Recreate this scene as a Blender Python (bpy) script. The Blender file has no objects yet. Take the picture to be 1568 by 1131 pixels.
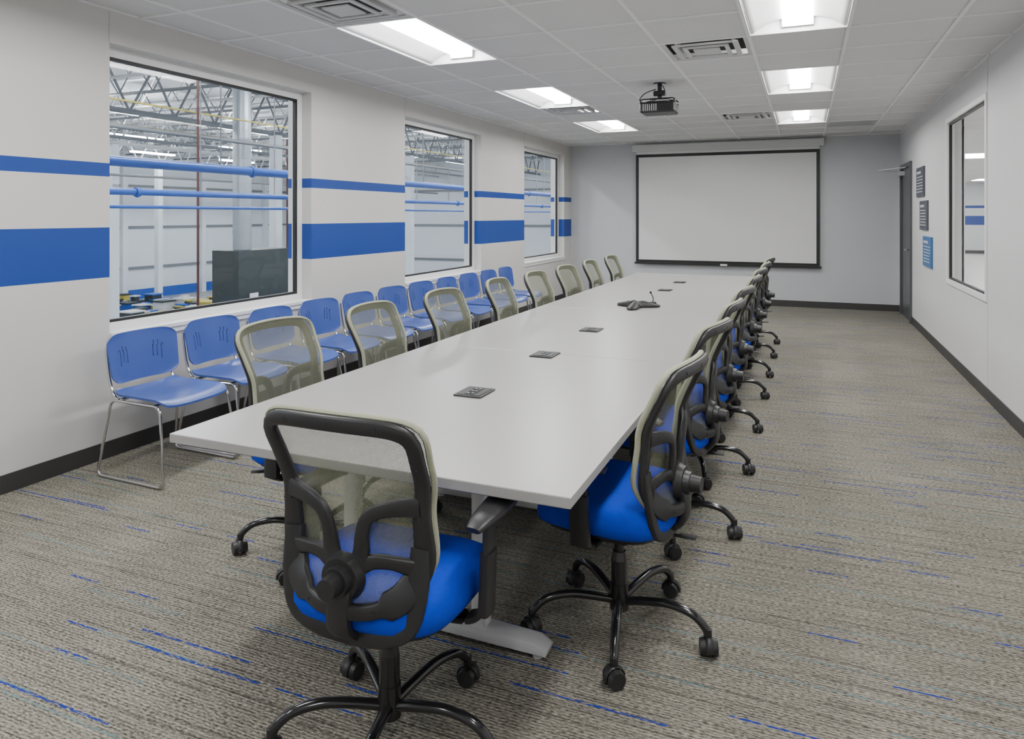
import bpy, math, random, bmesh
from mathutils import Vector, Matrix
random.seed(4)
scene = bpy.context.scene
COL = scene.collection

# ------------------------------------------------------------------ materials
class NT:
    def __init__(s, m):
        m.use_nodes = True
        s.nt = m.node_tree; s.n = s.nt.nodes; s.l = s.nt.links
        s.b = s.n.get('Principled BSDF'); s.out = s.n.get('Material Output')
    def link(s, a, b): s.l.new(a, b)
    def val(s, sock, v):
        if isinstance(v, bpy.types.NodeSocket): s.l.new(v, sock)
        else: sock.default_value = v
    def math(s, op, a, b=None, c=None):
        n = s.n.new('ShaderNodeMath'); n.operation = op
        s.val(n.inputs[0], a)
        if b is not None: s.val(n.inputs[1], b)
        if c is not None: s.val(n.inputs[2], c)
        return n.outputs[0]
    def mix(s, f, a, b):
        n = s.n.new('ShaderNodeMix'); n.data_type = 'RGBA'
        s.val(n.inputs[0], f)
        s.val(n.inputs[6], a if isinstance(a, bpy.types.NodeSocket) else (*a, 1))
        s.val(n.inputs[7], b if isinstance(b, bpy.types.NodeSocket) else (*b, 1))
        return n.outputs[2]
    def coord(s, k='Object'):
        return s.n.new('ShaderNodeTexCoord').outputs[k]
    def sep(s, v):
        n = s.n.new('ShaderNodeSeparateXYZ'); s.l.new(v, n.inputs[0]); return n.outputs
    def comb(s, x, y, z=0.0):
        n = s.n.new('ShaderNodeCombineXYZ')
        for i, v in enumerate((x, y, z)): s.val(n.inputs[i], v)
        return n.outputs[0]
    def noise(s, vec, scale=1.0, detail=2.0, rough=0.5):
        n = s.n.new('ShaderNodeTexNoise'); s.l.new(vec, n.inputs['Vector'])
        n.inputs['Scale'].default_value = scale; n.inputs['Detail'].default_value = detail
        n.inputs['Roughness'].default_value = rough
        return n.outputs[0]
    def white(s, vec):
        n = s.n.new('ShaderNodeTexWhiteNoise'); n.noise_dimensions = '3D'
        s.l.new(vec, n.inputs['Vector']); return n.outputs[0]
    def bump(s, h, st=0.3, dist=0.01):
        n = s.n.new('ShaderNodeBump'); n.inputs['Strength'].default_value = st
        n.inputs['Distance'].default_value = dist
        s.l.new(h, n.inputs['Height']); s.l.new(n.outputs[0], s.b.inputs['Normal'])

def mat(name, col, rough=0.5, metal=0.0, spec=0.5, var=0.04, vscale=8.0, bump=0.0, bscale=200.0, sheen=0.0, coat=0.0):
    m = bpy.data.materials.new(name); t = NT(m)
    c = t.coord(); nz = t.noise(c, vscale, 3.0)
    a = tuple(min(1, x * (1 - var)) for x in col); b = tuple(min(1, x * (1 + var)) for x in col)
    t.link(t.mix(nz, a, b), t.b.inputs['Base Color'])
    t.b.inputs['Roughness'].default_value = rough
    t.b.inputs['Metallic'].default_value = metal
    t.b.inputs['Specular IOR Level'].default_value = spec
    t.b.inputs['Sheen Weight'].default_value = sheen
    t.b.inputs['Coat Weight'].default_value = coat
    if bump > 0: t.bump(t.noise(c, bscale, 2.0), bump, 0.003)
    return m

def emit(name, col, st):
    m = bpy.data.materials.new(name); t = NT(m)
    t.b.inputs['Base Color'].default_value = (*col, 1)
    t.b.inputs['Emission Color'].default_value = (*col, 1)
    t.b.inputs['Emission Strength'].default_value = st
    return m

WALLC = (0.64, 0.628, 0.605)
def wall_stripe_mat(name, base, bands, axis=2):
    m = bpy.data.materials.new(name); t = NT(m)
    c = t.coord(); xyz = t.sep(c); z = xyz[axis]
    mask = None
    for lo, hi in bands:
        k = t.math('MULTIPLY', t.math('GREATER_THAN', z, lo), t.math('LESS_THAN', z, hi))
        mask = k if mask is None else t.math('MAXIMUM', mask, k)
    nz = t.noise(c, 3.0, 3.0)
    wb = t.mix(nz, tuple(x * .98 for x in base), tuple(x * 1.02 for x in base))
    t.link(t.mix(mask, wb, (0.003, 0.046, 0.28)), t.b.inputs['Base Color'])
    t.b.inputs['Roughness'].default_value = 0.55
    t.bump(t.noise(c, 250.0, 2.0), 0.08, 0.002)
    return m

M_wallL = wall_stripe_mat('wall_paint_striped', WALLC, [(1.10, 1.405), (1.715, 1.797)])
M_wall = mat('wall_paint', (0.65, 0.645, 0.645), 0.6, var=.02, bump=.08, bscale=250)
M_wallB = mat('wall_paint_cool', (0.525, 0.535, 0.555), 0.5, var=.02, bump=.08, bscale=250)
M_white = mat('white_frame', (0.82, 0.82, 0.82), 0.4, var=.01)
M_base = mat('rubber_baseboard', (0.040, 0.038, 0.037), 0.5)
M_black = mat('black_plastic', (0.018, 0.018, 0.019), 0.42, var=.1)
M_gloss = mat('black_gloss_metal', (0.012, 0.012, 0.013), 0.18, coat=.4)
M_gasket = mat('black_gasket', (0.01, 0.01, 0.01), 0.5)
M_chrome = mat('chrome_rod', (0.62, 0.62, 0.63), 0.15, metal=1.0)
M_silver = mat('silver_leg', (0.60, 0.60, 0.61), 0.4, metal=0.2)
M_fabric = mat('blue_fabric', (0.003, 0.042, 0.52), 0.85, var=.12, vscale=60, bump=.5, bscale=500, spec=.25)
M_bluep = mat('blue_plastic', (0.048, 0.092, 0.34), 0.33, var=.03)
M_knit = mat('mesh_edge_trim', (0.36, 0.37, 0.27), 0.8, var=.1, vscale=100, bump=.4, bscale=600)
M_table = mat('table_laminate', (0.38, 0.375, 0.365), 0.32, var=.015, vscale=40, spec=.5)
M_seam = mat('table_seam_dark', (0.16, 0.16, 0.155), 0.5)
M_dark = mat('dark_door_paint', (0.075, 0.078, 0.082), 0.35)
M_screen = mat('screen_fabric', (0.70, 0.70, 0.69), 0.9, var=.01)
M_house = mat('screen_housing', (0.60, 0.60, 0.59), 0.4)
M_tbar = mat('ceiling_tbar', (0.86, 0.86, 0.86), 0.5, var=.01)
M_refl = mat('troffer_reflector', (0.80, 0.80, 0.80), 0.35, var=.01)
M_lens = emit('troffer_lens', (1.0, 0.992, 0.98), 54)
M_vent = mat('vent_paint', (0.58, 0.58, 0.58), 0.5)
M_ventd = mat('vent_dark', (0.05, 0.05, 0.05), 0.8)
M_signd = mat('sign_dark', (0.06, 0.065, 0.085), 0.4)
M_signb = mat('sign_blue', (0.03, 0.13, 0.33), 0.4)
M_signt = mat('sign_text', (0.5, 0.52, 0.55), 0.5)

# ceiling tile
M_ceil = bpy.data.materials.new('acoustic_tile'); t = NT(M_ceil)
c = t.coord(); n1 = t.noise(c, 160, 4, .7); n2 = t.noise(c, 2, 2)
f = t.math('ADD', t.math('MULTIPLY', n1, .6), t.math('MULTIPLY', n2, .4))
t.link(t.mix(f, (0.62, 0.618, 0.61), (0.80, 0.797, 0.79)), t.b.inputs['Base Color'])
t.b.inputs['Roughness'].default_value = .9; t.bump(n1, .25, .004)

# carpet
M_carpet = bpy.data.materials.new('striated_carpet'); t = NT(M_carpet)
c = t.coord(); X, Y, Z = t.sep(c)[:3]
yarn = t.noise(t.comb(t.math('MULTIPLY', X, 65), t.math('MULTIPLY', Y, 200)), 1, 2, .6)
streak = t.noise(t.comb(t.math('MULTIPLY', X, 3.0), t.math('MULTIPLY', Y, 70)), 1, 3, .65)
blotch = t.noise(c, 1.3, 3)
loop = t.math('SINE', t.math('MULTIPLY', Y, 2 * math.pi / 0.0115))
f = t.math('ADD', t.math('MULTIPLY', yarn, 2.5), t.math('MULTIPLY', streak, .9))
f = t.math('ADD', f, t.math('MULTIPLY', loop, .16))
f = t.math('ADD', f, t.math('MULTIPLY', blotch, .3))
f = t.math('SUBTRACT', f, 1.42)
cl = t.n.new('ShaderNodeClamp'); t.link(f, cl.inputs[0]); f = cl.outputs[0]
base = t.mix(f, (0.062, 0.059, 0.048), (0.415, 0.392, 0.325))
def dashes(pitch, seglen, thr, half, seed, brk=.45):
    r = t.math('FLOOR', t.math('DIVIDE', Y, pitch))
    rr = t.white(t.comb(r, seed, 1.0))
    cen = t.math('ADD', t.math('MULTIPLY', rr, .8), .1)
    d = t.math('MULTIPLY', t.math('ABSOLUTE', t.math('SUBTRACT', t.math('FRACT', t.math('DIVIDE', Y, pitch)), cen)), pitch)
    ln = t.math('LESS_THAN', d, half)
    seg = t.math('FLOOR', t.math('ADD', t.math('DIVIDE', X, seglen), t.math('MULTIPLY', rr, 7.3)))
    on = t.math('LESS_THAN', t.white(t.comb(seg, r, seed + 3.0)), thr)
    br = t.math('GREATER_THAN', t.noise(t.comb(t.math('MULTIPLY', X, 40), t.math('MULTIPLY', Y, 200), seed), 1, 2), brk)
    return t.math('MULTIPLY', t.math('MULTIPLY', ln, on), br)
b1 = dashes(.15, .50, .20, .0046, 1.0)
b4 = dashes(.13, .16, .13, .0042, 31.0)
b2 = dashes(.13, .50, .32, .0036, 9.0)
b3 = dashes(.08, .30, .42, .0045, 17.0)
base = t.mix(t.math('MULTIPLY', b3, .6), base, (0.045, 0.042, 0.036))
base = t.mix(t.math('MULTIPLY', b2, .6), base, (0.09, 0.23, 0.27))
base = t.mix(t.math('MULTIPLY', t.math('MAXIMUM', b1, b4), .95), base, (0.006, 0.028, 0.30))
t.link(base, t.b.inputs['Base Color'])
t.b.inputs['Roughness'].default_value = .95; t.b.inputs['Specular IOR Level'].default_value = .15
t.bump(t.math('ADD', yarn, t.math('MULTIPLY', loop, .25)), .6, .008)

# chair mesh (woven, see-through)
M_mesh = bpy.data.materials.new('woven_mesh'); t = NT(M_mesh)
c = t.coord(); X, Y, Z = t.sep(c)[:3]
w1 = t.math('SINE', t.math('MULTIPLY', X, 2 * math.pi / .0046))
w2 = t.math('SINE', t.math('MULTIPLY', Z, 2 * math.pi / .0046))
hole = t.math('GREATER_THAN', t.math('MULTIPLY', w1, w2), .04)
t.link(t.mix(t.noise(c, 120, 2), (0.185, 0.195, 0.13), (0.28, 0.29, 0.20)), t.b.inputs['Base Color'])
t.b.inputs['Roughness'].default_value = .85
t.link(t.math('SUBTRACT', .92, t.math('MULTIPLY', hole, .82)), t.b.inputs['Alpha'])

# glass: thin pane, mostly clear with faint symmetric reflection
M_glass = bpy.data.materials.new('window_glass'); t = NT(M_glass)
tr = t.n.new('ShaderNodeBsdfTransparent'); gl = t.n.new('ShaderNodeBsdfGlossy'); gl.inputs['Roughness'].default_value = .02
tr.inputs[0].default_value = (.95, .965, .965, 1)
lw = t.n.new('ShaderNodeLayerWeight'); lw.inputs[0].default_value = .5
fac = t.math('ADD', t.math('MULTIPLY', t.math('POWER', lw.outputs['Facing'], 5.0), .5), .03)
mx = t.n.new('ShaderNodeMixShader'); t.link(fac, mx.inputs[0]); t.link(tr.outputs[0], mx.inputs[1]); t.link(gl.outputs[0], mx.inputs[2])
t.link(mx.outputs[0], t.out.inputs['Surface'])

# ------------------------------------------------------------------ mesh builder
class MB:
    def __init__(s): s.v = []; s.f = []; s.m = []; s.s = []
    def add(s, vs, fs, mi=0, smooth=False):
        o = len(s.v); s.v += [tuple(v) for v in vs]
        for f in fs: s.f.append(tuple(i + o for i in f)); s.m.append(mi); s.s.append(smooth)
    def box(s, x0, x1, y0, y1, z0, z1, mi=0):
        vs = [(x0,y0,z0),(x1,y0,z0),(x1,y1,z0),(x0,y1,z0),(x0,y0,z1),(x1,y0,z1),(x1,y1,z1),(x0,y1,z1)]
        s.add(vs, [(0,3,2,1),(4,5,6,7),(0,1,5,4),(1,2,6,5),(2,3,7,6),(3,0,4,7)], mi)
    def cbox(s, c, d, mi=0, rot=None, bev=0.0):
        x, y, z = (k / 2 for k in d)
        if bev <= 0:
            vs = [Vector((a * x, b * y, e * z)) for e in (-1, 1) for a, b in ((-1,-1),(1,-1),(1,1),(-1,1))]
            fs = [(0,3,2,1),(4,5,6,7),(0,1,5,4),(1,2,6,5),(2,3,7,6),(3,0,4,7)]
        else:
            b = bev
            def ring(inset, zz):
                r = []
                for (cx, cy, a0) in ((x-b, y-b, 0), (-(x-b), y-b, 90), (-(x-b), -(y-b), 180), (x-b, -(y-b), 270)):
                    for k in range(5):
                        a = math.radians(a0 + 22.5 * k); rr = b - inset
                        r.append(Vector((cx + rr * math.cos(a), cy + rr * math.sin(a), zz)))
                return r
            ci = min(b, z) * .5
            rings = [ring(ci, -z), ring(0, -z + ci), ring(0, z - ci), ring(ci, z)]
            vs = [p for r in rings for p in r]; n = 20; fs = []
            for j in range(3):
                for i in range(n): fs.append((j*n+i, j*n+(i+1)%n, (j+1)*n+(i+1)%n, (j+1)*n+i))
            fs.append(tuple(range(n))[::-1]); fs.append(tuple(3*n+i for i in range(n)))
        M = Matrix.Translation(c) @ (rot.to_4x4() if rot else Matrix())
        s.add([M @ v for v in vs], fs, mi)
    def sweep(s, pts, w, h=None, ref=None, n=10, closed=False, mi=0, power=1.0):
        P = [Vector(p) for p in pts]; N = len(P)
        if h is None: h = w
        def ext(q):
            if not isinstance(q, (list, tuple)): return [q] * N
            if len(q) == N: return list(q)
            out = []
            for i in range(N):
                u = i/(N-1)*(len(q)-1); k = min(int(u), len(q)-2); out.append(q[k]+(q[k+1]-q[k])*(u-k))
            return out
        wl = ext(w); hl = ext(h)
        vs = []; prev = None
        for i in range(N):
            if closed: T = P[(i+1) % N] - P[i-1]
            else: T = P[min(i+1, N-1)] - P[max(i-1, 0)]
            if T.length < 1e-9: T = Vector((0, 0, 1))
            T.normalize()
            if ref is not None: nr = Vector(ref(P[i])) if callable(ref) else Vector(ref)
            else: nr = prev if prev is not None else (Vector((0,0,1)) if abs(T.z) < .9 else Vector((1,0,0)))
            nn = nr - T * nr.dot(T)
            if nn.length < 1e-6: nn = T.orthogonal()
            nn.normalize(); prev = nn; bb = T.cross(nn)
            for k in range(n):
                a = 2 * math.pi * k / n; ca, sa = math.cos(a), math.sin(a)
                ca = math.copysign(abs(ca) ** power, ca); sa = math.copysign(abs(sa) ** power, sa)
                vs.append(P[i] + bb * (ca * wl[i]) + nn * (sa * hl[i]))
        fs = []
        R = N if closed else N - 1
        for i in range(R):
            j = (i + 1) % N
            for k in range(n): fs.append((i*n+k, i*n+(k+1)%n, j*n+(k+1)%n, j*n+k))
        if not closed:
            fs.append(tuple(range(n))[::-1]); fs.append(tuple((N-1)*n+k for k in range(n)))
        s.add(vs, fs, mi, True)
    def cyl(s, a, b, r, r2=None, n=16, mi=0):
        a = Vector(a); b = Vector(b); r2 = r if r2 is None else r2
        s.sweep([a, b], [r, r2], n=n, mi=mi)
    def mesh(s, name, mats):
        me = bpy.data.meshes.new(name); me.from_pydata(s.v, [], s.f)
        for m in mats: me.materials.append(m)
        me.polygons.foreach_set('material_index', s.m)
        me.polygons.foreach_set('use_smooth', s.s)
        me.update()
        bm = bmesh.new(); bm.from_mesh(me); bmesh.ops.recalc_face_normals(bm, faces=bm.faces)
        for e in bm.edges:
            if len(e.link_faces) == 2 and e.calc_face_angle(0) > math.radians(50): e.smooth = False
        bm.to_mesh(me); bm.free()
        return me
    def obj(s, name, mats, parent=None, bevel=0.0):
        o = bpy.data.objects.new(name, s.mesh(name, mats)); COL.objects.link(o)
        if parent: o.parent = parent
        if bevel:
            b = o.modifiers.new('b', 'BEVEL'); b.width = bevel; b.segments = 2; b.limit_method = 'ANGLE'
        return o

def empty(name, loc=(0, 0, 0), rz=0.0):
    e = bpy.data.objects.new(name, None); COL.objects.link(e); e.location = loc; e.rotation_euler = (0, 0, rz)
    e.empty_display_size = .1
    return e

def crom(pts, sub=6, closed=False):
    P = [Vector(p) for p in pts]; n = len(P); out = []
    R = n if closed else n - 1
    for i in range(R):
        p0 = P[(i-1) % n] if (closed or i > 0) else P[0]
        p1 = P[i]; p2 = P[(i+1) % n]
        p3 = P[(i+2) % n] if (closed or i + 2 < n) else P[-1]
        for k in range(sub):
            u = k / sub
            out.append(.5 * ((2*p1) + (-p0+p2)*u + (2*p0-5*p1+4*p2-p3)*u*u + (-p0+3*p1-3*p2+p3)*u**3))
    if not closed: out.append(P[-1])
    return out

def fillet(pts, r, closed=True, k=5):
    P = [Vector(p) for p in pts]; n = len(P); out = []
    for i in range(n):
        if not closed and i in (0, n-1): out.append(P[i]); continue
        a = P[i-1]; b = P[i]; c = P[(i+1) % n]
        d1 = (a-b).normalized(); d2 = (c-b).normalized()
        s0 = b + d1 * r; s1 = b + d2 * r
        for j in range(k+1):
            u = j / k; out.append((1-u)**2 * s0 + 2*u*(1-u) * b + u*u * s1)
    return out

def interp(tab, t):
    if t <= tab[0][0]: return tab[0][1]
    for (a, b), (c, d) in zip(tab, tab[1:]):
        if t <= c:
            u = (t-a)/(c-a); u = u*u*(3-2*u); return b + (d-b)*u
    return tab[-1][1]

# ------------------------------------------------------------------ dimensions
XL, XR = -3.93, 1.345
Y0, YB = -2.6, 12.26
HC = 2.74
COLS = [XL, -3.54, -2.905, -2.27, -1.635, -1.0, -.365, .27, .905, XR]
ROWS = [Y0] + [round(3.89 + .65 * k, 3) for k in range(-9, 13)] + [YB]

b = MB(); b.add([(XL-.2, Y0, 0), (XR+.15, Y0, 0), (XR+.15, YB, 0), (XL-.2, YB, 0)], [(0,1,2,3)]); b.obj('floor', [M_carpet])

def wall_along_y(name, x0, x1, ya, yb, za, zb, ops, m):
    b = MB(); ys = sorted({ya, yb} | {o[0] for o in ops} | {o[1] for o in ops})
    for i in range(len(ys)-1):
        p, q = ys[i], ys[i+1]; mid = (p+q)/2
        op = [o for o in ops if o[0] < mid < o[1]]
        if not op: b.box(x0, x1, p, q, za, zb)
        else:
            o = op[0]
            if o[2] > za: b.box(x0, x1, p, q, za, o[2])
            if o[3] < zb: b.box(x0, x1, p, q, o[3], zb)
    return b.obj(name, [m])
WINL = [(-.41, 1.50), (3.04, 4.95), (6.49, 8.40), (9.94, 11.85)]
ZS, ZT = .745, 2.535
wall_along_y('wall_left', XL-.25, XL, Y0, YB+.15, -.3, 3.0, [(a, c, ZS, ZT) for a, c in WINL], M_wallL)
RW = (6.66, 8.41, .785, 2.46)
DR = (11.0, 12.02, 0.0, 2.17)
wall_along_y('wall_right', XR, XR+.15, Y0, YB+.15, 0, 3.0, [RW, DR], M_wall)
b = MB(); b.box(XL, XR, YB, YB+.15, 0, 3.0); b.obj('wall_back', [M_wallB])
b = MB(); b.box(XL, XR, Y0-.15, Y0, 0, 3.0); b.obj('wall_front', [M_wall])
b = MB()
for a, c in WINL: b.box(XL-.001, XL+.0025, a-.006, a+.002, ZT, HC)
b.box(XR-.0025, XR+.001, RW[0]-.010, RW[0], 0.1, HC)
b.obj('trim_1', [M_vent])

b = MB(); b.box(XL, XL+.008, Y0, YB, 0, .1); b.obj('baseboard_left', [M_base])
b = MB(); b.box(XR-.008, XR, Y0, DR[0]-.05, 0, .1); b.box(XR-.008, XR, DR[1]+.05, YB, 0, .1); b.obj('baseboard_right', [M_base])
b = MB(); b.box(XL+.008, XR-.008, YB-.008, YB, 0, .1); b.obj('baseboard_back', [M_base])

# ------------------------------------------------------------------ ceiling
fixcols = {2: 1, 6: 1}
fixstarts = [round(3.89 + 2.6 * k, 3) for k in (-2, -1, 0, 1, 2)]
def isfix(ci, y): return ci in fixcols and any(s0 - .01 < y < s0 + 1.3 + .01 for s0 in fixstarts)
vents = [(-.6825, 5.515), (-.6825, 9.415), (-2.5875, 8.115), (-2.5875, 3.565)]
def isvent(x, y): return any(abs(x-a) < .1 and abs(y-c) < .1 for a, c in vents)
b = MB()
for i in range(len(COLS)-1):
    for j in range(len(ROWS)-1):
        x0, x1, y0, y1 = COLS[i], COLS[i+1], ROWS[j], ROWS[j+1]
        my = (y0+y1)/2
        if isfix(i, my) or isvent((x0+x1)/2, my): continue
        b.add([(x0,y0,HC),(x0,y1,HC),(x1,y1,HC),(x1,y0,HC)], [(0,1,2,3)])
b.obj('ceiling', [M_ceil])
b = MB(); h = .012; zb = HC-.010
for x in COLS[1:-1]: b.box(x-h, x+h, Y0, YB, zb, HC+.004)
for y in ROWS[1:-1]:
    for i in range(len(COLS)-1):
        x0, x1 = COLS[i], COLS[i+1]
        if i in fixcols and any(s0 + .1 < y < s0 + 1.2 for s0 in fixstarts): continue
        b.box(x0+h, x1-h, y-h, y+h, zb, HC+.004)
b.box(XL, XL+.02, Y0, YB, zb, HC+.002); b.box(XR-.02, XR, Y0, YB, zb, HC+.002); b.box(XL+.02, XR-.02, YB-.02, YB, zb, HC+.002)
b.obj('ceiling_grid', [M_tbar])
b = MB(); b.box(XL-.2, XR+.15, Y0, YB+.1, 2.95, 3.0); b.obj('ceiling_slab', [M_ceil])

def troffer_mesh():
    b = MB(); W, L = .3, .635
    prof = [(-W, .002), (-W+.012, .0), (-.26, .02), (-.20, .055), (-.13, .075), (-.095, .078)]
    for sgn in (-1, 1):
        vs = []; fs = []
        for (x, z) in prof:
            vs += [(sgn*-x, -L, z), (sgn*-x, L, z)]
        for i in range(len(prof)-1): fs.append((2*i, 2*i+1, 2*i+3, 2*i+2))
        b.add(vs, fs, 0, True)
    n = 10; vs = []; fs = []
    for i in range(n+1):
        a = math.pi * i / n; vs += [(-.095*math.cos(a), -L+.03, .078-.055*math.sin(a)), (-.095*math.cos(a), L-.03, .078-.055*math.sin(a))]
    for i in range(n): fs.append((2*i, 2*i+1, 2*i+3, 2*i+2))
    b.add(vs, fs, 1, True)
    for sgn in (-1, 1):
        y = sgn*L
        b.add([(-W, y, -.002), (W, y, -.002), (W, y, .1), (-W, y, .1)], [(0,1,2,3)], 0)
        b.box(-.1, .1, min(y, y-sgn*.03), max(y, y-sgn*.03), .022, .08, 0)
    return b.mesh('recessed_light', [M_refl, M_lens])
tm = troffer_mesh()
for ci in (2, 6):
    for s0 in fixstarts:
        o = bpy.data.objects.new('recessed_ceiling_light', tm); COL.objects.link(o)
        o.location = ((COLS[ci]+COLS[ci+1])/2, s0+.65, HC)

def vent_mesh():
    b = MB()
    for k, (r0, r1, z) in enumerate([(.31, .275, 0), (.235, .205, -.008), (.165, .135, -.014), (.095, .0, -.018)]):
        zz = z
        if r1 > 0:
            for (x0,x1,y0,y1) in ((-r0,r0,r1,r0),(-r0,r0,-r0,-r1),(-r0,-r1,-r1,r1),(r1,r0,-r1,r1)):
                b.box(x0,x1,y0,y1, zz-.006 if k else -.004, zz+.004)
        else: b.box(-r0, r0, -r0, r0, zz-.004, zz+.004)
    b.box(-.31, .31, -.31, .31, .05, .055, 1)
    for sx in (-1, 1): b.box(sx*.2-.004, sx*.2+.004, -.27, .27, -.012, .05, 0)
    return b.mesh('air_vent', [M_vent, M_ventd])
vm = vent_mesh()
for x, y in vents:
    o = bpy.data.objects.new('ceiling_air_vent', vm); COL.objects.link(o); o.location = (x, y, HC)
b = MB()
b.box(.29, .885, 10.41, 10.43, HC-.008, HC); b.box(.29, .885, 11.0, 11.02, HC-.008, HC)
b.box(.29, .31, 10.41, 11.02, HC-.008, HC); b.box(.865, .885, 10.41, 11.02, HC-.008, HC)
b.box(.3, .87, 10.42, 11.01, HC-.003, HC-.001, 1)
for k in range(24): b.box(.31, .865, 10.44+.024*k, 10.447+.024*k, HC-.008, HC-.002, 0)
b.obj('return_air_grille', [M_vent, M_ventd])

# ------------------------------------------------------------------ windows
def window(name, xin, xo, ya, yb, za, zb, sgn, left=True):
    e = empty(name, ((xin+xo)/2, (ya+yb)/2, (za+zb)/2)); L = e.location
    def bx(b, x0, x1, y0, y1, z0, z1, mi=0):
        b.box(min(x0,x1)-L.x, max(x0,x1)-L.x, y0-L.y, y1-L.y, z0-L.z, z1-L.z, mi)
    d0 = .10 if left else .0
    fw = .06 if left else .045; g = .018
    b = MB()
    for (y0,y1,z0,z1) in ((ya,ya+fw,za,zb),(yb-fw,yb,za,zb),(ya+fw,yb-fw,za,za+fw),(ya+fw,yb-fw,zb-fw,zb)):
        bx(b, xin+sgn*(d0-(0 if left else .012)), xin+sgn*(d0+.06), y0, y1, z0, z1)
    for (y0,y1,z0,z1) in ((ya+fw,ya+fw+g,za+fw,zb-fw),(yb-fw-g,yb-fw,za+fw,zb-fw),(ya+fw+g,yb-fw-g,za+fw,za+fw+g),(ya+fw+g,yb-fw-g,zb-fw-g,zb-fw)):
        bx(b, xin+sgn*(d0+(.004 if left else .012)), xin+sgn*(d0+.036), y0, y1, z0, z1, 1)
    b.obj('frame', [M_white, M_gasket], e)
    b = MB(); x = xin+sgn*(d0+.025)-L.x
    b.add([(x, ya+fw-L.y, za+fw-L.z), (x, yb-fw-L.y, za+fw-L.z), (x, yb-fw-L.y, zb-fw-L.z), (x, ya+fw-L.y, zb-fw-L.z)], [(0,1,2,3)])
    b.obj('glass', [M_glass], e)
    if left:
        b = MB(); bx(b, xin-sgn*.022, xin+sgn*.105, ya, yb, za-.015, za+.012); bx(b, xin-sgn*.014, xin, ya, yb, za-.05, za-.015)
        b.obj('sill', [M_white], e, bevel=.003)
    else:
        b = MB(); bx(b, xo-sgn*.02, xo+sgn*.01, ya-.03, ya, za-.03, zb+.03); bx(b, xo-sgn*.02, xo+sgn*.01, yb, yb+.03, za-.03, zb+.03)
        b.obj('casing', [M_white], e, bevel=.002)
for i, (a, c) in enumerate(WINL): window('window_%d' % (i+1), XL, XL-.25, a, c, ZS, ZT, -1)
window('window_5', XR, XR+.15, RW[0], RW[1], RW[2], RW[3], 1, left=False)

# ------------------------------------------------------------------ door
e = empty('door_1', (XR, 11.51, 0))
b = MB()
b.box(-.03, .14, DR[0]-e.location.y-.05, DR[0]-e.location.y+.02, 0, 2.22)
b.box(-.03, .14, DR[1]-e.location.y-.02, DR[1]-e.location.y+.05, 0, 2.22)
b.box(-.03, .14, DR[0]-e.location.y+.02, DR[1]-e.location.y-.02, 2.15, 2.22)
b.obj('frame', [M_dark], e, bevel=.004)
b = MB(); b.box(-.005, .04, -.49, .49, .01, 2.15); b.obj('slab', [M_dark], e)
b = MB(); b.cyl((-.005, -.42, 1.0), (-.06, -.42, 1.0), .012); b.sweep([(-.06,-.42,1.0),(-.062,-.36,1.0),(-.06,-.29,1.0)], .009, mi=0)
b.box(-.012, -.005, -.45, -.39, .93, 1.07); b.obj('lever_handle', [M_chrome], e)
b = MB(); b.box(-.07, -.005, .18, .46, 2.06, 2.12); b.sweep([(-.04,.3,2.12),(-.35,.12,2.135)], .008); b.sweep([(-.35,.12,2.135),(-.02,-.1,2.16)], .008)
b.obj('closer_arm', [M_silver], e)

# ------------------------------------------------------------------ wall signs
def sign(y0, y1, z0, z1, m):
    e = empty('wall_sign', (XR, (y0+y1)/2, (z0+z1)/2)); w = (y1-y0)/2; hh = (z1-z0)/2
    b = MB(); b.box(-.02, 0, -w, w, -hh, hh); b.obj('board', [m], e, bevel=.003)
    b = MB()
    b.box(-.0225, -.02, -w*.3, w*.75, hh*.55, hh*.72)
    for k in range(6):
        z = hh*.3 - k*hh*.2; b.box(-.022, -.02, -w*(.8-.25*random.random()), w*.8, z, z+hh*.06)
    b.obj('lettering', [M_signt], e)
sign(9.82, 10.42, 1.71, 2.08, M_signd)
sign(9.56, 10.14, 1.30, 1.655, M_signd)
sign(9.26, 9.88, .87, 1.225, M_signb)

# ------------------------------------------------------------------ projection screen
e = empty('projection_screen', (-1.255, YB-.07, 1.6))
L = e.location
b = MB(); b.box(-2.79-L.x, .28-L.x, -.05, .07, 2.575-1.6, 2.70-1.6); b.obj('housing', [M_house], e, bevel=.012)
b = MB(); b.box(-2.72-L.x, .21-L.x, -.002, .0, .665-1.6, 2.575-1.6, 0)
b.box(-2.725-L.x, -2.675-L.x, -.004, .001, .66-1.6, 2.53-1.6, 1); b.box(.165-L.x, .215-L.x, -.004, .001, .66-1.6, 2.53-1.6, 1)
b.box(-2.675-L.x, .165-L.x, -.004, .001, 2.48-1.6, 2.53-1.6, 1); b.box(-2.675-L.x, .165-L.x, -.004, .001, .66-1.6, .71-1.6, 1)
b.obj('fabric', [M_screen, M_gasket], e)
b = MB(); b.box(-2.75-L.x, .24-L.x, -.015, .012, .635-1.6, .665-1.6); b.obj('weight_bar', [M_gasket], e, bevel=.004)
b = MB(); b.box(-.05, .06, -.025, -.012, .635-1.6, .665-1.6); b.obj('pull_tab', [M_white], e, bevel=.003)

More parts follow.
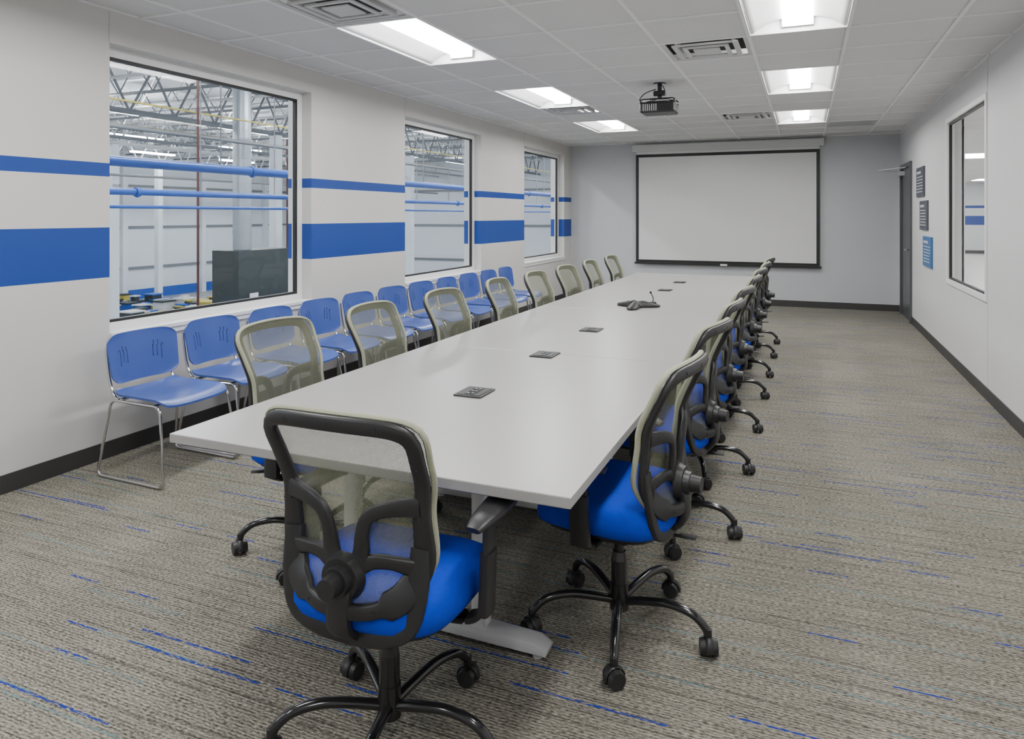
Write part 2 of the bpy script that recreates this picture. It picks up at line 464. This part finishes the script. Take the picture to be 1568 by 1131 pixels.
# ------------------------------------------------------------------ projector
e = empty('ceiling_projector', (-1.285, 6.77, 2.74))
b = MB(); b.cbox((0, -.02, -.245), (.33, .27, .10), bev=.03)
b.cbox((0, -.02, -.19), (.20, .16, .014), bev=.02)
b.cyl((.07, .11, -.245), (.07, .15, -.245), .035, mi=0); b.cyl((.07, .15, -.245), (.07, .152, -.245), .026, mi=1)
for k in range(7): b.box(-.13+.02*k, -.12+.02*k, -.158, -.154, -.28, -.215, 2)
b.obj('body', [M_black, M_gloss, M_vent], e)
b = MB(); b.cyl((0, 0, 0), (0, 0, -.012), .06, mi=0); b.cyl((0, 0, -.01), (0, 0, -.15), .021)
b.cbox((0, 0, -.10), (.11, .08, .05), bev=.012); b.cbox((0, 0, -.155), (.17, .13, .014), bev=.02)
for sx, sy in ((-1,-1),(1,-1),(-1,1),(1,1)):
    b.sweep(crom([(sx*.03, sy*.03-.01, -.155), (sx*.1, sy*.07-.01, -.158), (sx*.155, sy*.10-.02, -.170), (sx*.16, sy*.10-.02, -.215)]), .013, .006, n=8)
b.obj('mount', [M_gloss], e)
b = MB(); b.sweep(crom([(.02,-.02,-.01),(.06,-.06,-.09),(.03,-.12,-.15),(-.05,-.16,-.2),(-.06,-.155,-.23)]), .004, n=6)
b.sweep(crom([(-.03,-.03,-.06),(-.12,-.08,-.10),(-.17,-.10,-.16),(-.14,-.12,-.2)]), .005, n=6); b.obj('cable', [M_black], e)

# ------------------------------------------------------------------ conference table
TX0, TX1, TY0, TY1 = -1.99, -.566, 1.76, 8.98
e = empty('conference_table', ((TX0+TX1)/2, (TY0+TY1)/2, 0)); L = e.location
ml = (TY1-TY0)/4
for k in range(4):
    y0 = TY0 + ml*k - L.y; y1 = y0 + ml
    b = MB(); b.box(TX0-L.x, TX1-L.x, y0+.0012, y1-.0012, .709, .74)
    o = b.obj('top_panel_%d' % (k+1), [M_table], e, bevel=.003)
b = MB(); b.box(TX0-L.x+.02, TX1-L.x-.02, TY0-L.y+.02, TY1-L.y-.02, .701, .7085); b.obj('underside', [M_seam], e)
b = MB()
for y in [2.22, 3.3, 3.9, 5.1, 5.7, 6.9, 7.5, 8.5]:
    yy = y - L.y
    b.sweep([(-.54, yy, .03), (-.50, yy, .042), (0, yy, .05), (.45, yy, .042), (.49, yy, .03)], [.034,.042,.045,.042,.034], [.014,.022,.028,.022,.014], ref=(0,0,1), n=12, power=.5)
    for sx in (-.29, .24):
        b.sweep([(sx, yy, .06), (sx, yy, .69)], .030, .026, ref=(0,1,0), n=12, power=.4)
    b.box(-.36, .32, yy-.03, yy+.03, .672, .701)
    for sx in (-.5, .45): b.cyl((sx, yy, 0), (sx, yy, .03), .018)
b.obj('legs', [M_silver], e)

def outlet(y):
    e = empty('table_power_outlet', (-1.27, y, .74))
    b = MB(); b.cbox((0, 0, .003), (.125, .155, .006), bev=.008)
    b.cbox((0, 0, .0065), (.10, .13, .003), mi=0, bev=.005)
    for yy in (-.038, .0, .038):
        b.box(-.022, .022, yy-.013, yy+.013, .008, .0095, 1)
        for xx in (-.01, .01): b.box(xx-.0015, xx+.0015, yy-.006, yy+.006, .0095, .0102, 2)
    b.obj('plate', [M_gasket, M_gloss, M_signt], e)
for y in (2.65, 3.51, 4.385, 6.975, 7.85): outlet(y)

e = empty('conference_phone', (-1.25, 5.60, .74), .52)
b = MB(); N = 72; rings = []
def prad(a): return .058 + .145 * (max(0, .5+.5*math.cos(3*a)) ** 2.2)
for sc, z in ((.95, .0), (1.0, .010), (.95, .020), (.62, .036), (.38, .050), (.22, .054)):
    rings.append([(prad(2*math.pi*i/N)*sc*math.cos(2*math.pi*i/N), prad(2*math.pi*i/N)*sc*math.sin(2*math.pi*i/N), z) for i in range(N)])
vs = [p for r in rings for p in r]; fs = []
for j in range(len(rings)-1):
    for i in range(N): fs.append((j*N+i, j*N+(i+1)%N, (j+1)*N+(i+1)%N, (j+1)*N+i))
fs.append(tuple((len(rings)-1)*N+i for i in range(N)))
b.add(vs, fs, 0, True)
b.obj('body', [M_gasket], e)
b = MB(); b.cbox((-.035, 0, .054), (.045, .04, .008), mi=0, bev=.006, rot=Matrix.Rotation(-.25, 3, 'Y'))
for i in range(3):
    for j in range(3): b.cbox((.008+.012*i, -.012+.012*j, .053), (.008, .008, .005), mi=1)
b.obj('keypad', [M_dark, M_silver], e)
e = empty('table_microphone', (-1.17, 5.86, .74))
b = MB(); b.cyl((0,0,0), (0,0,.018), .035, .028, n=24); b.sweep(crom([(0,0,.015),(.0,.02,.05),(-.02,.03,.085)]), .004, n=8); b.cyl((-.02,.03,.085), (-.026,.033,.10), .009)
b.obj('body', [M_gasket], e)

# ------------------------------------------------------------------ task chair
WT = [(0, .165), (.12, .20), (.28, .215), (.5, .210), (.75, .224), (1, .240)]
YT = [(0, -.230), (.28, -.195), (.55, -.205), (1, -.275)]
def S(s, t, off=0.0):
    w = interp(WT, t); x = s * w
    y = interp(YT, t) + .060 * s * s * (1 - .30*t)
    return Vector((x, y + off, .478 + .500 * t + .012 * (1 - s*s) * (t > .5) * (t-.5)*2))
def boundary(n=72, k=1.0):
    out = []
    for i in range(n):
        a = 2*math.pi*i/n; c, s_ = math.cos(a), math.sin(a)
        p = 8.0 if s_ > 0 else 4.0
        r = (abs(c)**p + abs(s_)**p) ** (-1/p)
        out.append((c*r*k, .5 + .5*s_*r*k))
    return out
def chair_parts():
    parts = {}
    b = MB(); n = 96; rings = [1.0, .93, .82, .68, .52, .35, .18]; B = boundary(n)
    vs = []; fs = []
    for k in rings: vs += [S(s*k*1.02, .5+(t-.5)*k, .010) for s, t in B]
    vs.append(S(0, .5, .010)); c = len(vs)-1
    for j in range(len(rings)-1):
        for i in range(n): fs.append((j*n+i, j*n+(i+1)%n, (j+1)*n+(i+1)%n, (j+1)*n+i))
    for i in range(n): fs.append(((len(rings)-1)*n+i, (len(rings)-1)*n+(i+1)%n, c))
    b.add(vs, fs, 0, True)
    b.sweep([S(s*1.03, .5+(t-.5)*1.015, .006) for s, t in B], .007, .010, ref=(0,1,0), n=8, closed=True, mi=1)
    parts['mesh_back'] = b.mesh('mesh_back', [M_mesh, M_knit])
    b = MB()
    B2 = boundary(96, .935)
    pts = [S(s, t, -.010) for s, t in B2]
    wl = [.020 + .016 * max(0, min(1, (.62 - t)*2)) * (abs(s) > .6) for s, t in B2]
    b.sweep(pts, wl, [.012]*96, ref=(0,-1,0), n=12, closed=True, power=.6)
    def srf(lst, w, h=.010, sub=7, off=-.014):
        P = crom([S(s, t, off) for s, t in lst], sub); b.sweep(P, w, h, ref=(0,-1,0), n=12, power=.6)
    for g in (-1, 1):
        srf([(g*.10, .18), (g*.20, .29), (g*.235, .40), (g*.33, .495), (g*.55, .540), (g*.92, .555)], [.030, .024, .019, .018, .020, .026])
        srf([(g*.10, .22), (g*.35, .265), (g*.60, .265), (g*.92, .23)], [.030, .019, .017, .026])
        P = crom([S(g*.90, .34, -.010), S(g*.93, .12, -.012), Vector((g*.165, -.190, .458)), Vector((g*.10, -.20, .425)), Vector((0, -.19, .405))], 6)
        b.sweep(P, [.028, .032, .030, .026, .024], .013, ref=(0,-1,.2), n=12, power=.6)
    kc = S(0, .18, -.02)
    b.cyl(kc + Vector((0, .012, 0)), kc + Vector((0, -.014, 0)), .062, .052, n=28)
    b.cyl(kc + Vector((0, -.014, 0)), kc + Vector((0, -.034, 0)), .040, .036, n=24)
    b.cyl(kc + Vector((0, -.034, 0)), kc + Vector((0, -.070, 0)), .029, .026, n=20)
    b.sweep(crom([kc + Vector((0, .0, 0)), (0, -.240, .50), (0, -.228, .435), (0, -.15, .395), (0, -.05, .395)], 6), [.040,.034,.034,.040,.045], .014, ref=(0,-1,.3), n=12, power=.6)
    for s, t in B2[::8]:
        p = S(s, t, -.021); b.cyl(p + Vector((0, .004, 0)), p - Vector((0, .0025, 0)), .006, n=8)
    parts['back_frame'] = b.mesh('back_frame', [M_black])
    # seat
    b = MB(); n = 48; UP = .022
    def ring(k, z, yo=0):
        out = []
        for i in range(n):
            a = 2*math.pi*i/n; c, s_ = math.cos(a), math.sin(a); r = (abs(c)**3.6 + abs(s_)**3.6) ** (-1/3.6)
            x = .252*c*r*k; y = .240*s_*r*k
            zz = z + .012*(abs(x)/.245)**2*(z > .45) - (.030 * max(0, (y-.10)/.135)**2)
            out.append((x, y + .02 + yo, zz + UP))
        return out
    prof = [(.80, .400), (.93, .403), (.985, .418), (1.0, .442), (.985, .466), (.94, .483), (.84, .493), (.65, .496), (.4, .492), (.15, .490)]
    vs = [p for k, z in prof for p in ring(k, z)]; fs = []
    for j in range(len(prof)-1):
        for i in range(n): fs.append((j*n+i, j*n+(i+1)%n, (j+1)*n+(i+1)%n, (j+1)*n+i))
    fs.append(tuple(range(n))[::-1]); fs.append(tuple((len(prof)-1)*n+i for i in range(n)))
    b.add(vs, fs, 0, True)
    prof2 = [(.70, .378), (.86, .385), (.90, .402), (.80, .408)]
    vs = [p for k, z in prof2 for p in ring(k, z)]; fs = []
    for j in range(len(prof2)-1):
        for i in range(n): fs.append((j*n+i, j*n+(i+1)%n, (j+1)*n+(i+1)%n, (j+1)*n+i))
    fs.append(tuple(range(n))[::-1]); b.add(vs, fs, 1, True)
    parts['seat'] = b.mesh('seat', [M_fabric, M_black])
    # arms
    b = MB()
    for g in (-1, 1):
        b.sweep(crom([(g*.12, .02, .392), (g*.20, .02, .385), (g*.268, .02, .402), (g*.288, .02, .46), (g*.292, .025, .56), (g*.292, .035, .655)], 6), .030, .010, ref=(g,0,.2), n=10, power=.6)
        b.sweep([(g*.288, .022, .41), (g*.292, .028, .575)], .034, .016, ref=(g,0,0), n=12, power=.5)
        b.sweep(crom([(g*.288, -.065, .666), (g*.293, -.03, .674), (g*.294, .04, .676), (g*.292, .12, .675), (g*.284, .165, .669), (g*.280, .18, .663)], 5),
                [.022,.032,.040,.044,.040,.014], [.008,.013,.016,.016,.012,.006], ref=(0,0,1), n=14, power=.8)
    parts['arms'] = b.mesh('arms', [M_black])
    # base
    b = MB()
    b.cyl((0,0,.075), (0,0,.165), .034, .032, n=20); b.cyl((0,0,.165), (0,0,.25), .029, n=20); b.cyl((0,0,.25), (0,0,.28), .029, .022, n=20)
    b.cyl((0,0,.28), (0,0,.375), .018, n=16)
    b.cbox((0, -.02, .378), (.16, .22, .04), mi=1, bev=.02)
    b.sweep(crom([(.06, .02, .365), (.16, .03, .362), (.23, .035, .366)]), .006, n=8, mi=1); b.sweep([(.21,.035,.366),(.265,.037,.368)], .016, .006, ref=(0,0,1), n=8, mi=1)
    for i in range(5):
        a = 2*math.pi*i/5; R = Matrix.Rotation(a, 3, 'Z')
        P = crom([R @ Vector(p) for p in ((.02,0,.105), (.09,0,.122), (.18,0,.136), (.26,0,.125), (.305,0,.092), (.315,0,.068))], 5)
        b.sweep(P, [.018, .0155, .0135], .014, ref=(0,0,1), n=12)
        cc = Vector((.318, 0, .03)); ca = 1.3*i + .4; r2 = Matrix.Rotation(ca, 3, 'Z')
        base = R @ cc
        for g in (-1, 1):
            p = base + r2 @ Vector((.012*g, 0, 0)); q = base + r2 @ Vector((.029*g, 0, 0))
            b.cyl(p, q, .030, .026, n=20, mi=1)
        b.cyl(base - r2 @ Vector((.013,0,0)), base + r2 @ Vector((.013,0,0)), .014, n=10, mi=1)
        hood = []
        for k in range(9):
            aa = math.radians(-10 + 25*k); hood.append(base + r2 @ Vector((0, .034*math.cos(aa), .034*math.sin(aa))))
        b.sweep(hood, .012, .004, ref=lambda p, bb=base: (p-bb), n=8, mi=1)
        b.cyl(base + Vector((0,0,.03)), base + Vector((0,0,.06)), .011, n=10, mi=1)
    parts['base'] = b.mesh('base', [M_gloss, M_black])
    return parts
CP = chair_parts()
def task_chair(x, y, deg, basedeg=0.0):
    e = empty('office_chair', (x, y, 0), math.radians(deg))
    for k, me in CP.items():
        o = bpy.data.objects.new(k, me); COL.objects.link(o); o.parent = e
        if k == 'base': o.rotation_euler = (0, 0, math.radians(basedeg - deg))
task_chair(-1.08, 1.70, 1, basedeg=72)
for i, y in enumerate((2.48, 3.38, 4.22, 5.07, 6.0, 6.85, 7.75, 8.60)):
    task_chair(-.615, y, [83, 80, 84, 82, 86, 83, 86, 84][i], basedeg=[-7, -2, 3, 0, 4, -3, 2, 5][i])
for i, (x, y) in enumerate(zip((-2.02, -1.96, -1.94, -1.93, -1.90, -1.89, -1.90, -1.91), (2.57, 3.28, 4.06, 4.93, 5.66, 6.45, 7.32, 8.25))):
    task_chair(x, y, [-92, -88, -91, -86, -90, -93, -89, -91][i], basedeg=[215, 180, 190, 200, 178, 182, 186, 180][i])

# ------------------------------------------------------------------ side chairs
def side_parts():
    parts = {}
    b = MB()
    for g in (-1, 1):
        loop = [(g*.262, -.265, .009), (g*.262, .262, .009), (g*.235, .200, .432), (g*.228, -.195, .432)]
        b.sweep(fillet(loop, .045), .0085, n=10, closed=True)
        b.sweep(crom([(g*.205, -.12, .432), (g*.205, -.19, .44), (g*.205, -.235, .52), (g*.205, -.262, .66), (g*.20, -.272, .72)], 6), .009, n=8)
    for y in (-.15, .15): b.cyl((-.232, y, .432), (.232, y, .432), .008, n=10)
    parts['frame'] = b.mesh('sled_frame', [M_chrome])
    def grid(fn, nu, nv, skip=None, th=.006, nrm=Vector((0,0,1))):
        vs = []; fs = []
        for side in (0, 1):
            for j in range(nv+1):
                for i in range(nu+1):
                    vs.append(fn(i/nu*2-1, j/nv) + nrm*(th if side else -th))
        W = nu+1; O = W*(nv+1); cells = set()
        for j in range(nv):
            for i in range(nu):
                if not (skip and skip(i, j)): cells.add((i, j))
        for (i, j) in cells:
            a = j*W+i; q = (a, a+1, a+W+1, a+W)
            fs.append(q[::-1]); fs.append(tuple(k+O for k in q))
            for (di, dj, p, r) in ((0,-1,a,a+1),(1,0,a+1,a+W+1),(0,1,a+W+1,a+W),(-1,0,a+W,a)):
                if (i+di, j+dj) not in cells: fs.append((p, r, r+O, p+O))
        return vs, fs
    def seat(s, t):
        v = t*2-1
        x = .232*s*(1-.10*abs(v)**8)*(1-.03*(1-t)); y = .225*v*(1-.06*abs(s)**6) + .015
        z = .450 + .012*abs(s)**3 - .010*(1-s*s)*(1-v*v) - .028*max(0,(v-.6)/.4)**2 + .018*max(0,(-v-.6)/.4)**2
        return Vector((x, y, z))
    vs, fs = grid(seat, 24, 24); b = MB(); b.add(vs, fs, 0, True); parts['seat'] = b.mesh('seat', [M_bluep])
    NU, NV = 72, 30
    def back(s, t):
        v = t*2-1
        x = s*(.225+.012*t)*(1-.09*abs(v)**9)
        z = .505 + .285*t + (.5-t)*.05*abs(s)**8
        y = -.238 - .040*t + .050*s*s
        return Vector((x, y, z))
    slots = {14, 18, 22, 49, 53, 57}
    def skip(i, j):
        for q in slots:
            ii = q + (1 if q > 36 else -1)*int((j-10)*.12)
            lo = 10 + (abs(q-36)//7 % 3)*1
            if i == ii and lo <= j < lo+10: return True
        return False
    vs, fs = grid(back, NU, NV, skip, .005, Vector((0,1,.1))); b = MB(); b.add(vs, fs, 0, True); parts['backrest'] = b.mesh('backrest', [M_bluep])
    return parts
SP = side_parts()
for k in range(11):
    e = empty('stacking_chair', (-3.44 + random.uniform(-.01,.01), 3.045 + .553*k, 0), math.radians(-90 + random.uniform(-2, 2)))
    for n_, me in SP.items():
        o = bpy.data.objects.new(n_, me); COL.objects.link(o); o.parent = e

# ------------------------------------------------------------------ factory hall behind left windows
M_hw = mat('hall_panel', (0.60, 0.64, 0.69), .6, var=.03, vscale=.5)
M_hd = mat('hall_deck', (0.42, 0.44, 0.46), .7, var=.05, vscale=.5)
M_hf = mat('hall_floor', (0.28, 0.29, 0.29), .35, var=.1, vscale=.5)
M_steel = mat('steel_paint', (0.50, 0.52, 0.54), .5)
M_steeld = mat('dark_steel_paint', (0.16, 0.17, 0.19), .5)  # darker steel colour for girts, hangers and some of the trusses
M_bpipe = mat('blue_pipe_paint', (0.015, 0.08, 0.38), .35)
M_yel = mat('yellow_paint', (0.40, 0.33, 0.06), .5)
M_redp = mat('red_paint', (0.06, 0.015, 0.014), .5)
M_duct = mat('galvanised_duct', (0.34, 0.37, 0.40), .35, metal=.6)
M_mach = mat('machine_dark', (0.022, 0.030, 0.032), .5)
M_strip = emit('strip_light', (.95, .98, 1.0), 78)
HF, HX, HY0, HY1, HD = -3.7, -38.0, -8.0, 46.0, 6.6
b = MB(); b.add([(HX, HY0, HF), (XL-.25, HY0, HF), (XL-.25, HY1, HF), (HX, HY1, HF)], [(0,1,2,3)]); b.obj('floor_factory', [M_hf])
b = MB(); b.box(HX-.2, HX, HY0, HY1, HF, HD, 0)
for z in (-1.83, .67, 3.2): b.box(HX, HX+.12, HY0, HY1, z, z+.14, 1)
b.box(HX, HX+.05, HY0, HY1, HF, HF+.6, 2)
for y in range(-6, 46, 6): b.box(HX, HX+.35, y+.0, y+.35, HF, HD, 0)
b.obj('wall_factory_left', [M_hw, M_steeld, M_bpipe])
b = MB(); b.box(HX, XL-.25, HY1, HY1+.2, HF, HD)
for z in (-1.83, .67, 3.2): b.box(HX, XL-.25, HY1-.12, HY1, z, z+.14, 1)
b.obj('wall_factory_back', [M_hw, M_steeld])
b = MB(); b.box(HX, XL-.25, HY0-.2, HY0, HF, HD); b.obj('wall_factory_front', [M_hw])
b = MB(); b.box(XL-.25, XL, YB+.15, HY1, HF, HD); b.box(XL-.25, XL, HY0, Y0, HF, HD); b.box(XL-.25, XL-.05, Y0, YB+.15, 3.0, HD); b.box(XL-.25, XL, Y0, YB+.15, HF, -.3); b.obj('wall_factory_right', [M_hw])
b = MB(); b.box(HX, XL-.25, HY0, HY1, HD, HD+.1); b.obj('ceiling_factory', [M_hd])
b = MB()
def truss(p, q, dep, npan, r=.045, mi=0):
    p = Vector(p); q = Vector(q); up = Vector((0,0,dep))
    b.sweep([p, q], r, n=4, mi=mi); b.sweep([p+up, q+up], r*1.2, n=4, mi=mi)
    for i in range(npan):
        a = p.lerp(q, i/npan); c_ = p.lerp(q, (i+.5)/npan); d = p.lerp(q, (i+1)/npan)
        b.sweep([a+up, c_], r*.55, n=4, mi=mi); b.sweep([c_, d+up], r*.55, n=4, mi=mi)
for k in range(26): y = -4 + 1.9*k; truss((HX, y, 5.1), (XL-.3, y, 5.1), .9, 24, .045, 1 if k % 2 == 0 else 0)
for x in (-9, -17, -25, -33): truss((x, HY0, 4.3), (x, HY1, 4.3), 1.3, 36, .08, 1 if x == -17 else 0)
b.obj('steel_roof_truss', [M_steel, M_steeld])
b = MB()
for x in (-9, -17, -25, -33):
    for y in (4.5, 19.5, 28.5, 40.5): b.box(x-.15, x+.15, y-.15, y+.15, HF, 4.25)
b.obj('steel_column', [M_hw])
b = MB()
for x in (-7, -11, -20, -26, -32):
    for y in range(-4, 44, 6): b.box(x-.14, x+.14, y, y+2.6, 4.72, 4.80)
b.obj('factory_strip_light', [M_strip])
b = MB()
b.cyl((-8.0, -6, 2.16), (-8.0, 44, 2.16), .066); b.cyl((-10.5, -6, 1.87), (-10.5, 44, 1.87), .055); b.cyl((-10.6, -6, 1.62), (-10.6, 44, 1.62), .03)
for y in range(-4, 44, 4):
    for x, z in ((-8.0, 2.16), (-10.5, 1.87)):
        b.cyl((x, y+.6, z), (x, y+.68, z), .078, mi=0); b.cyl((x, y+.64, z-.09), (x, y+.64, z), .03, mi=0)
b.obj('blue_pipe', [M_bpipe])
b = MB()
for y in range(-4, 44, 2):
    b.cyl((-8.0, y, 2.225), (-8.0, y, 5.0), .012, n=6); b.cyl((-10.5, y, 1.93), (-10.5, y, 5.0), .012, n=6)
for z, x in ((3.3, -13), (3.7, -18), (3.0, -24)): b.cyl((x, -6, z), (x, 44, z), .05, mi=0)
b.obj('pipe_hanger', [M_steeld])
b = MB(); b.cyl((-12, 11.36, HF), (-12, 11.36, 5.0), .026); b.cyl((-22, 26, HF), (-22, 26, 5.4), .05); b.obj('red_riser_pipe', [M_redp])
b = MB(); b.cyl((-14.0, 14.75, .55), (-14.0, 14.75, 5.0), .24, n=24)
for z in range(1, 5): b.cyl((-14.0, 14.75, z), (-14.0, 14.75, z+.05), .255, n=24)
b.obj('air_duct', [M_duct])
b = MB(); b.cyl((-13, -6, 3.85), (-13, 44, 3.85), .02); b.cyl((-19, -6, 4.2), (-19, 44, 4.2), .03); b.obj('yellow_gas_pipe', [M_yel])
b = MB(); b.box(-14.5, -13.6, 14.2, 16.1, HF, .54, 0); b.box(-13.6, -13.58, 14.6, 14.9, -.75, -.60, 1)
b.obj('machine_enclosure', [M_mach, M_white])
b = MB()
for k in range(160):
    x = random.uniform(-36, -26.5); y = random.uniform(20.5, 27); w = random.uniform(.2, .7); hh = random.uniform(.2, 1.1)
    b.box(x, x+w, y, y+w, HF, HF+hh, random.choice((0,0,0,1,2,3)))
    b.box(x-.05, x+w+.05, y-.05, y+w+.05, HF+hh, HF+hh+.06, random.choice((0,0,1,3,2)))
b.obj('factory_machinery', [M_mach, M_yel, M_bpipe, M_steel])

# ------------------------------------------------------------------ neighbouring office behind right window
M_of = mat('office_floor', (0.60, 0.59, 0.57), .25, var=.02)
M_ow = wall_stripe_mat('office_wall_striped', (0.66, 0.67, 0.69), [(1.10, 1.45), (1.75, 1.85)])
OX = 9.0; OY0, OY1 = 2.0, 32.0
b = MB(); b.add([(XR+.15, OY0, -.002), (OX, OY0, -.002), (OX, OY1, -.002), (XR+.15, OY1, -.002)], [(0,1,2,3)]); b.obj('floor_office', [M_of])
b = MB(); b.box(XR+.15, OX, OY1, OY1+.1, 0, 3.0); b.obj('wall_office_back', [M_ow])
b = MB(); b.box(OX, OX+.1, OY0, OY1, 0, 3.0); b.obj('wall_office_right', [M_ow])
b = MB(); b.box(XR+.15, OX, OY0-.1, OY0, 0, 3.0); b.obj('wall_office_front', [M_ow])
b = MB(); b.box(XR, XR+.15, YB+.15, OY1, 0, 3.0); b.obj('wall_office_left', [M_ow])
b = MB(); b.box(XR+.15, OX, OY0, OY1, HC, HC+.1); b.obj('ceiling_office', [M_ceil])
b = MB(); b.box(XR+.15, OX, OY1-.02, OY1, 0, .12); b.obj('baseboard_office', [M_base])
M_olens = emit('office_light_lens', (1, .99, .97), 30)
b = MB()
for x in (3.0, 5.6):
    for y in range(5, 31, 4): b.box(x, x+.6, y, y+1.2, HC-.012, HC-.004)
b.obj('office_ceiling_light', [M_olens])

# ------------------------------------------------------------------ world + camera
w = bpy.data.worlds.new('World'); scene.world = w; w.use_nodes = True
w.node_tree.nodes['Background'].inputs[0].default_value = (.7, .75, .8, 1); w.node_tree.nodes['Background'].inputs[1].default_value = .5
cam = bpy.data.cameras.new('camera'); co = bpy.data.objects.new('camera', cam); COL.objects.link(co)
co.location = (0, 0, 1.48); co.rotation_euler = (math.radians(90), 0, math.radians(22.57))
cam.sensor_width = 36; cam.lens = 36 * 1080 / 1568; cam.shift_y = -236.5 / 1568; cam.clip_end = 200
scene.camera = co
